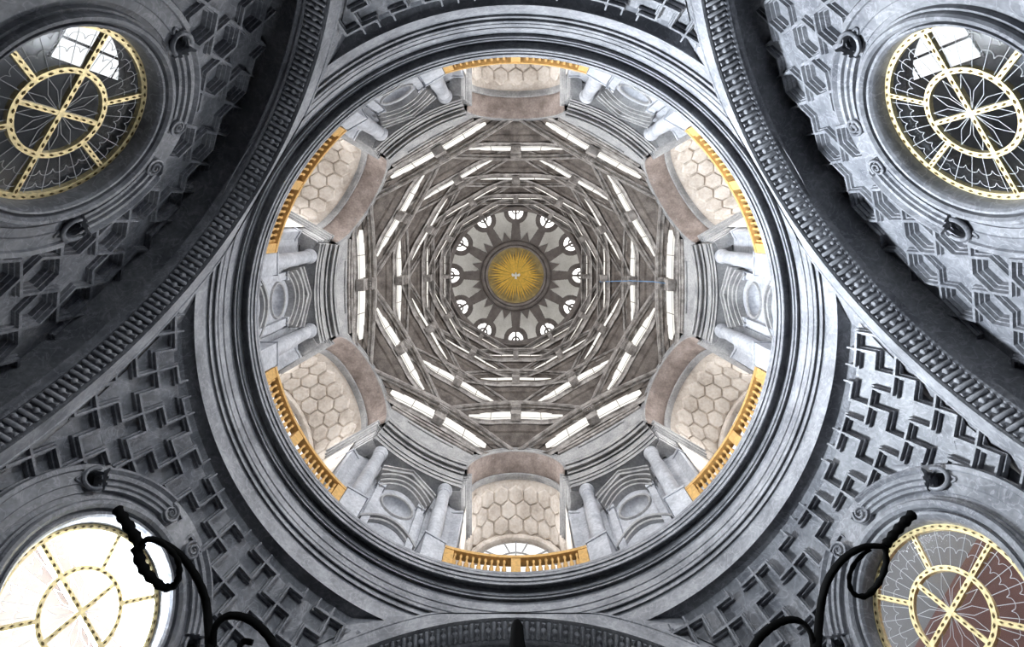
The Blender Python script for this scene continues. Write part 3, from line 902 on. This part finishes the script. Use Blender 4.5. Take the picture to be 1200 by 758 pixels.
# --- attic shell between entablature and the first tier of ribs
ab = MB()
n, m = 60, 22
rows = []
for i in range(n + 1):
    ph = radians(-30 + 60 * i / n); r = []
    for j in range(m + 1):
        t = j / m; z = 25.45 + 1.35 * t
        Rc = 7.98 - 0.25 * t; Rp = 7.48 / cos(ph)
        k = t ** 1.3
        R = Rc * (1 - k) + Rp * k
        r.append((R * cos(ph) - 7.9, R * sin(ph), z - 25.45))
    rows.append(r)
ab.grid(rows)
def in_bay(v):
    x, y, z = v[0] + 7.9, v[1], v[2] + 25.45
    for s in (-1, 1):
        c, sn = cos(radians(30)), s * sin(radians(30))
        ub = -x * sn + y * c
        if abs(ub) < 2.2 and (z < ZA or ub * ub + (z - ZA) ** 2 < 2.22 ** 2): return True
    return False
ab.f = [f for f in ab.f if not all(in_bay(ab.v[i]) for i in f)]
root = empty('attic_panel')
ab.obj('spandrel', 'attic', root, 30)
b = MB()
def AT(u, t, h):
    z = 25.45 + 1.35 * t; k = t ** 1.3
    ph = math.asin(u / 7.7)
    R = (7.98 - .25 * t) * (1 - k) + 7.48 / cos(ph) * k - h
    return (R * cos(ph) - 7.9, R * sin(ph), z - 25.45)
for (u0, u1, t0, t1) in ((-1.25, 1.25, .70, .76), (-1.25, 1.25, .26, .30), (-1.25, -1.17, .26, .76), (1.17, 1.25, .26, .76)):
    n2 = 12
    b.grid([[AT(u0 + (u1 - u0) * i / n2, t, h) for t, h in ((t0, 0), (t0, .07), (t1, .07), (t1, 0))] for i in range(n2 + 1)])
b.obj('panel_frame', 'attic', root)
b = MB()
n2 = 24
b.grid([[AT(-2.1 + 4.2 * i / n2, t, h) for t, h in ((.86, -.02), (.86, .08), (.92, .10), (.92, .16), (1.0, .17), (1.0, -.2))] for i in range(n2 + 1)])
b.obj('sill_moulding', 'rib', root)
tag(root, 'grey attic panel above entablature', 'wall panel', 'attic panels over the drum niches')
polar6(root, 7.9, 0, 25.45, NICHE)

# ================================================================== the dome: six tiers of segmental arches
TD = [6.58, 5.88, 5.30, 4.65, 4.19, 3.77, 3.46]
TZM = [28.0, 29.0, 29.8, 30.42, 30.92, 31.38, 31.70]
TZV = [27.2, 28.05, 29.05, 29.85, 30.47, 30.97, 31.42]
TDEP = [0.46, 0.44, 0.38, 0.34, 0.30, 0.27, 0.24]
TPANE = [(0.14, 0.90), (0.14, 0.90), (0.24, 0.86), (0.46, 0.76), (0.52, 0.73), (0.56, 0.71), (0.58, 0.70)]   # the slots get narrower upwards
tier_word = ['lowest', 'second', 'third', 'fourth', 'fifth', 'sixth', 'topmost']
for k in range(7):
    D, zm, zv, dep = TD[k], TZM[k], TZV[k], TDEP[k]
    h = D * tan(radians(30)) * 1.0
    dirs = NICHE if k % 2 == 0 else BAY
    root = empty('dome_arch')
    def zc(u): return zm - zv - (zm - zv) * (u / (D * tan(radians(30)))) ** 2
    n = 24
    us = [-h + 2 * h * i / n for i in range(n + 1)]
    sc = 1 - 0.1 * k
    # cross section of the rib: stepped soffit (x = distance behind the front, z above the soffit curve)
    prof = [(0, 0.34 * sc), (0, 0.02), (0.09 * sc, 0.0), (0.10 * sc, 0.05), (0.20 * sc, 0.05), (0.21 * sc, 0.01), (0.27 * sc, 0.01), (0.28 * sc, 0.08), (dep - 0.06, 0.08), (dep - 0.05, 0.03), (dep, 0.03), (dep + .25, 0.08), (dep + .25, 0.34 * sc)]
    b = MB()
    b.grid([[(x, u, zc(u) + z) for x, z in prof] for u in us], False, True)
    RM = 'rib'
    b.obj('rib', RM, root, 30)
    # wall behind, sloping: panes, sill, ends, keystone
    zb = zm - zv - (0.95 * sc + 0.12)          # window foot at the centre, relative
    wx = dep - 0.02
    lean = 0.22
    kw = 0.26 * sc
    uw = 0.66 * D * tan(radians(30))
    ht = 0.98 * sc
    def W(u, s):          # s = 0 foot .. 1 top under the soffit
        zt = zc(u) + 0.06
        g = min(ht, (1.55 if k else 2.6) * ht * max(0.0, 1 - abs(u) / h) + 0.03)
        return (wx + lean * (1 - s) * g / ht, u, zt - g * (1 - s))
    for sg in (-1, 1):
        p = MB(); m2 = 8
        rows = []
        for i in range(m2 + 1):
            u = kw + (uw - kw) * i / m2
            cut = 0.0 if i < m2 - 1 else (0.25 if i == m2 - 1 else 0.6)
            p0, p1 = TPANE[k]
            rows.append([W(sg * u, p0 + cut * 0.7 * (p1 - p0)), W(sg * u, p1 - cut * 0.2 * (p1 - p0))])
        p.grid(rows); p.obj('pane', 'lit', root)
        mlt = MB()
        mlt.tube([W(sg * (kw + (uw - kw) * i / m2), 0.34) for i in range(m2 + 1)], 0.016, 4)
        um = kw + (uw - kw) * 0.48
        mlt.tube([W(sg * um, 0.1), W(sg * um, 0.95)], 0.02, 4)
        mlt.obj('mullion', 'dome', root)
    # masonry around the panes
    b = MB()
    us2 = [u * 0.9 for u in us] if k == 0 else us
    full = [W(u, -0.05) for u in us2]; top = [W(u, 1.05) for u in us2]
    b.grid([[(p[0] + 0.05, p[1], p[2]), (q[0] + 0.05, q[1], q[2])] for p, q in zip(full, top)])
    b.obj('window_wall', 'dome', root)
    b = MB()
    b.grid([[(W(u, 0.10)[0] + o, u, W(u, 0.10)[2] + zz) for o, zz in ((0.06, 0.02), (-0.05, 0.02), (-0.06, -0.06), (0.02, -0.08), (0.10, -0.2))] for u in (us if k else [u * 0.8 for u in us])])
    b.obj('sill', RM, root)
    b = MB()
    b.box(0.06, dep + 0.10, -kw, kw, zc(0) - 0.16 * sc, zc(0) + 0.1)
    b.box(0.10, dep + 0.16, -kw * 1.12, kw * 1.12, zc(0) - 0.24 * sc, zc(0) - 0.16 * sc)
    for q in (-.6, -.2, .2, .6):
        b.box(0.14, dep + 0.16, kw * q - 0.035, kw * q + 0.035, zc(0) - 0.34 * sc, zc(0) - 0.24 * sc)
    b.box(dep - 0.16, dep + 0.18, -kw, kw, zc(0) - ht * 1.02, zc(0))
    b.obj('keystone', RM, root)
    # sloping spandrel below: from the meeting point of the two arches underneath
    if k:
        Rv = TD[k - 1] / cos(radians(30)) + 0.12
        zvp = TZV[k - 1] - zv
        b = MB()
        apex = (Rv + 0.25 - D, 0, zvp + 0.02)
        hh = h
        base = [(W(u, 0.0)[0] + 0.02, u, W(u, 0.0)[2] - 0.02) for u in [-hh + 2 * hh * i / 12 for i in range(13)]]
        rows = []
        for s_ in (0, .12, .24, .26, .42, .44, .62, .64, .82, .84, 1.0):
            stp = {.24: .0, .26: .07, .42: .07, .44: 0, .62: 0, .64: .07, .82: .07, .84: 0}.get(s_, 0)
            rows.append([(p[0] * (1 - s_) + apex[0] * s_ + stp, p[1] * (1 - s_), p[2] * (1 - s_) + apex[2] * s_) for p in base])
        b.grid(rows)
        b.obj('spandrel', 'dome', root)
    tag(root, tier_word[k] + ' tier slotted dome arch', 'arch', tier_word[k] + ' tier of dome arches')
    polar6(root, D, 0, zv, dirs)

# ================================================================== crown: ring, star, lantern, sunburst
b = MB().lathe([(4.9, 31.5), (4.2, 31.72), (3.72, 31.78), (3.70, 31.72), (3.64, 31.72), (3.62, 31.84), (3.55, 31.86), (3.47, 31.92), (3.47, 32.1)], n=96)
tag(b.obj('trim_4', 'crown', smooth=30), 'brown stepped stone ring around the star at the dome summit', 'moulding', kind='structure')
ZS = 32.0
px = ZS / FPX
star = empty('star_vault', (0, 0, ZS))
TP = lambda x, y, h: (x, y, h)
MB().lathe([(33 * px, 0.45), (33 * px, -0.12), (35 * px, -0.16), (36.5 * px, -0.08), (38 * px, -0.12), (40 * px, -0.1), (41.5 * px, 0), (41.5 * px, 0.18)], n=96).obj('ring', 'crown', star, 30)
def pp(r, a): return (r * px * cos(radians(a)), r * px * sin(radians(a)))
def plate(solid, r0, r1, nr, a0, a1, na, h0, h1):
    """polar plate cut out by the test solid(r, angle), with side walls"""
    mb = MB(); S = {}
    for i in range(nr):
        for j in range(na):
            S[i, j] = solid(r0 + (r1 - r0) * (i + .5) / nr, a0 + (a1 - a0) * (j + .5) / na)
    def v(i, j, h): return (*pp(r0 + (r1 - r0) * i / nr, a0 + (a1 - a0) * j / na), h)
    for (i, j), ok in S.items():
        if not ok: continue
        c = [(i, j), (i + 1, j), (i + 1, j + 1), (i, j + 1)]
        mb.add([v(*q, h0) for q in c], [(0, 1, 2, 3)])
        for q, w, nb in ((c[0], c[1], (i, j - 1)), (c[1], c[2], (i + 1, j)), (c[2], c[3], (i, j + 1)), (c[3], c[0], (i - 1, j))):
            if not S.get(nb, False): mb.add([v(*q, h0), v(*w, h0), v(*w, h1), v(*q, h1)], [(0, 1, 2, 3)])
    return mb
def lun_d(r, a): return sqrt(r * r + 74.5 ** 2 - 2 * r * 74.5 * cos(radians(a)))
def ray_solid(r, a):
    if r > 80: return True
    d = lun_d(r, a)
    if d < 8.4: return abs(r * sin(radians(a))) < 1.1 or 3.4 < lun_d(r - 2.0, a) < 4.8 or r > 77.5
    if d < 14.0: return True
    if r > 76.5: return True
    w = 4.0 + (66 - r) * 0.09 if r < 66 else 4.0
    return r < 64 and abs(r * sin(radians(a))) < w
ray_me = plate(ray_solid, 40.5, 81, 64, -15, 15, 64, 0, 0.22).mesh('ray', 'crown')
tooth_me = MB().prism([pp(40.5, 6.5), pp(52.5, 15), pp(40.5, 23.5)], -0.02, 0.2, TP).mesh('tooth', 'crown')
edge = MB()  # pale tubes along the teeth, standing in for brightly lit edges
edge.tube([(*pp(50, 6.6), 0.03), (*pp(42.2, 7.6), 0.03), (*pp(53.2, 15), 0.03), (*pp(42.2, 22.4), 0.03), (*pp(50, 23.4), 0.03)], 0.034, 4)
edge_me = edge.mesh('tooth_highlight', 'vault')
lp = [((74.5 + 9.8 * cos(t)) * px, 9.8 * sin(t) * px) for t in [2 * pi * q / 16 for q in range(16)]]
lune_me = MB().prism(lp, 0.24, 0.26, TP).mesh('lunette_pane', 'lit_low')
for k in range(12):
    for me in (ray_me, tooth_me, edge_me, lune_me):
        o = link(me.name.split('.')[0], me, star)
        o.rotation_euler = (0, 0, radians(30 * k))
tag(star, 'twelve rayed brown stone star vault around the gilded sunburst', 'star vault')
# lantern vault above the star
b = MB().lathe([(3.85, 0.0), (3.8, 0.7), (3.4, 1.2), (2.7, 1.5), (2.0, 1.55), (1.60, 1.3), (1.58, 0.1)], n=72, T=lambda x, y, z: (x, y, z + ZS + 0.2))
lv = tag(b.obj('ceiling', 'vault', smooth=40), 'pale plaster lantern vault glimpsed between the rays of the star', 'ceiling', kind='structure')
# sunburst disc
sun = empty('sunburst', (0, 0, ZS + 0.3))
MB().lathe([(1.56, 0.0), (1.2, 0.10), (0.6, 0.18), (0.01, 0.2)], n=72).obj('disc', 'disc', sun, 40)
for k in range(48):
    a = 7.5 * k + random.uniform(-1, 1)
    r1 = random.choice((1.53, 1.4, 1.5, 1.2)) * random.uniform(.92, 1.02); w = random.uniform(0.035, 0.06)
    def sz(r): return 0.2 - 0.2 * (r / 1.56) ** 2 - 0.03
    b = MB()
    P = [(0.10, -0.008), (r1 * .6, -w), (r1, 0), (r1 * .6, w), (0.10, 0.008)]
    c, s = cos(radians(a)), sin(radians(a))
    b.prism(P, -0.012, 0.03, lambda x, y, hh: (x * c - y * s, x * s + y * c, sz(x) + hh))
    b.obj('gold_ray', 'ray', sun)
# small white dove
dv = MB()
dv.prism([(-.04, -.17), (.04, -.17), (.07, -.02), (.26, -.12), (.30, .0), (.22, .12), (.08, .08), (.06, .2), (.10, .30), (0, .26), (-.10, .30), (-.06, .2), (-.08, .08), (-.22, .12), (-.30, .0), (-.26, -.12), (-.07, -.02)], 0.06, 0.12, lambda x, y, hh: (x * .8, y * .8, hh + 0.03))
dv.obj('dove', 'white', sun)
tag(sun, 'gilded sunburst disc with a small white dove at the dome summit', 'sunburst')

# ================================================================== iron work in front of the walls
def PX(x, y, z): return Vector(((x - VPX) / FPX * z, (y - VPY) / FPX * z - OFF, z))
def smooth_path(pts, n=6):
    out = []
    P = [pts[0]] + pts + [pts[-1]]
    for i in range(1, len(P) - 2):
        for k in range(n):
            t = k / n
            out.append(0.5 * ((2 * P[i]) + (P[i + 1] - P[i - 1]) * t + (2 * P[i - 1] - 5 * P[i] + 4 * P[i + 1] - P[i + 2]) * t * t + (3 * P[i] - P[i - 1] - 3 * P[i + 1] + P[i + 2]) * t ** 3))
    out.append(P[-2])
    return out
def lamp_arm(parts, base, label):
    root = empty('candelabrum', base)
    for nm, pts, rad in parts:
        q = smooth_path([Vector(PX(*p)) - Vector(base) for p in pts])
        rr = [0.85 * (rad[0] + (rad[1] - rad[0]) * i / (len(q) - 1)) * (1 + (0.18 * sin(i * 1.7) if 'leaf' in nm or 'candle' in nm else 0.05 * sin(i * 2.1))) for i in range(len(q))]
        MB().tube(q, 0.05, 8, radii=rr).obj(nm, 'iron', root, 60)
    hgt = base[2] + 1.6
    MB().lathe([(0.42, -hgt), (0.42, 0.12 - hgt), (0.2, 0.3 - hgt), (0.08, 0.6 - hgt), (0.075, -0.4), (0.10, -0.2), (0.07, 0.05)], n=12).obj('post', 'iron', root, 50)
    return tag(root, label, 'candelabrum')
Z = 9.6
left = [('stem', [(250, 800, Z - 1.2), (246, 758, Z - .5), (242, 710, Z), (232, 680, Z), (213, 652, Z + .1), (190, 636, Z + .1), (172, 632, Z), (160, 645, Z)], (0.085, 0.05)),
        ('candle_holder', [(137, 596, Z + .3), (146, 610, Z + .2), (158, 628, Z + .1), (166, 642, Z)], (0.09, 0.10)),
        ('leaf_scroll', [(160, 640, Z), (165, 660, Z - .1), (176, 676, Z - .15), (192, 688, Z - .1), (205, 685, Z), (210, 670, Z), (206, 652, Z), (190, 636, Z)], (0.10, 0.04)),
        ('lower_scroll', [(250, 758, Z - .5), (252, 735, Z - .4), (266, 722, Z - .3), (288, 724, Z - .3), (308, 738, Z - .4), (322, 758, Z - .5), (332, 790, Z - .8)], (0.06, 0.075)),
        ('scroll_tip', [(332, 790, Z - .8), (312, 806, Z - .8), (288, 785, Z - .6), (280, 764, Z - .5), (285, 752, Z - .4), (296, 753, Z - .4)], (0.07, 0.05))]
right = [('stem', [(950, 800, Z - 1.2), (957, 758, Z - .5), (962, 710, Z), (970, 680, Z), (988, 655, Z), (1012, 641, Z), (1035, 640, Z)], (0.085, 0.05)),
         ('candle_holder', [(1070, 602, Z + .3), (1058, 614, Z + .2), (1046, 628, Z + .1), (1037, 640, Z)], (0.085, 0.075)),
         ('leaf_scroll', [(1037, 640, Z), (1038, 660, Z), (1030, 682, Z), (1015, 698, Z), (1000, 695, Z), (995, 678, Z), (1003, 658, Z), (1020, 643, Z)], (0.06, 0.035)),
         ('lower_scroll', [(953, 762, Z - .5), (950, 742, Z - .4), (938, 728, Z - .3), (920, 727, Z - .3), (900, 738, Z - .4), (884, 756, Z - .5), (874, 785, Z - .8)], (0.05, 0.07))]
lamp_arm(left, PX(250, 800, Z - 1.2), 'black wrought iron candelabrum arm before the white daylit window')
lamp_arm(right, PX(950, 800, Z - 1.2), 'black wrought iron candelabrum arm before the window with the brown facade')
fb = PX(606, 727, 9.5)
fin = empty('iron_finial', (fb.x, fb.y, -1.6))
zt = 9.5 + 1.6
MB().lathe([(0.01, zt), (0.06, zt - .05), (0.10, zt - .18), (0.105, zt - .35), (0.125, zt - .6), (0.13, zt - 1.2), (0.12, zt - 2)], n=14).obj('spike', 'iron', fin, 50)
MB().lathe([(0.12, zt - 1.9), (0.10, 4.0), (0.12, 0.3), (0.4, 0.25), (0.4, 0.0)], n=14).obj('post', 'iron', fin, 50)
tag(fin, 'slender black iron finial standing before the lower beaded arch', 'finial')
# thin blue cable slung between two ribs of the dome
cb = MB(); cb.tube([PX(703, 330, 30.70), PX(738, 329, 28.85), PX(765, 330, 27.9), PX(780.5, 332, 27.45)], 0.022, 5)
tag(cb.obj('cable', 'cable'), 'thin blue cable slung between dome ribs', 'cable')
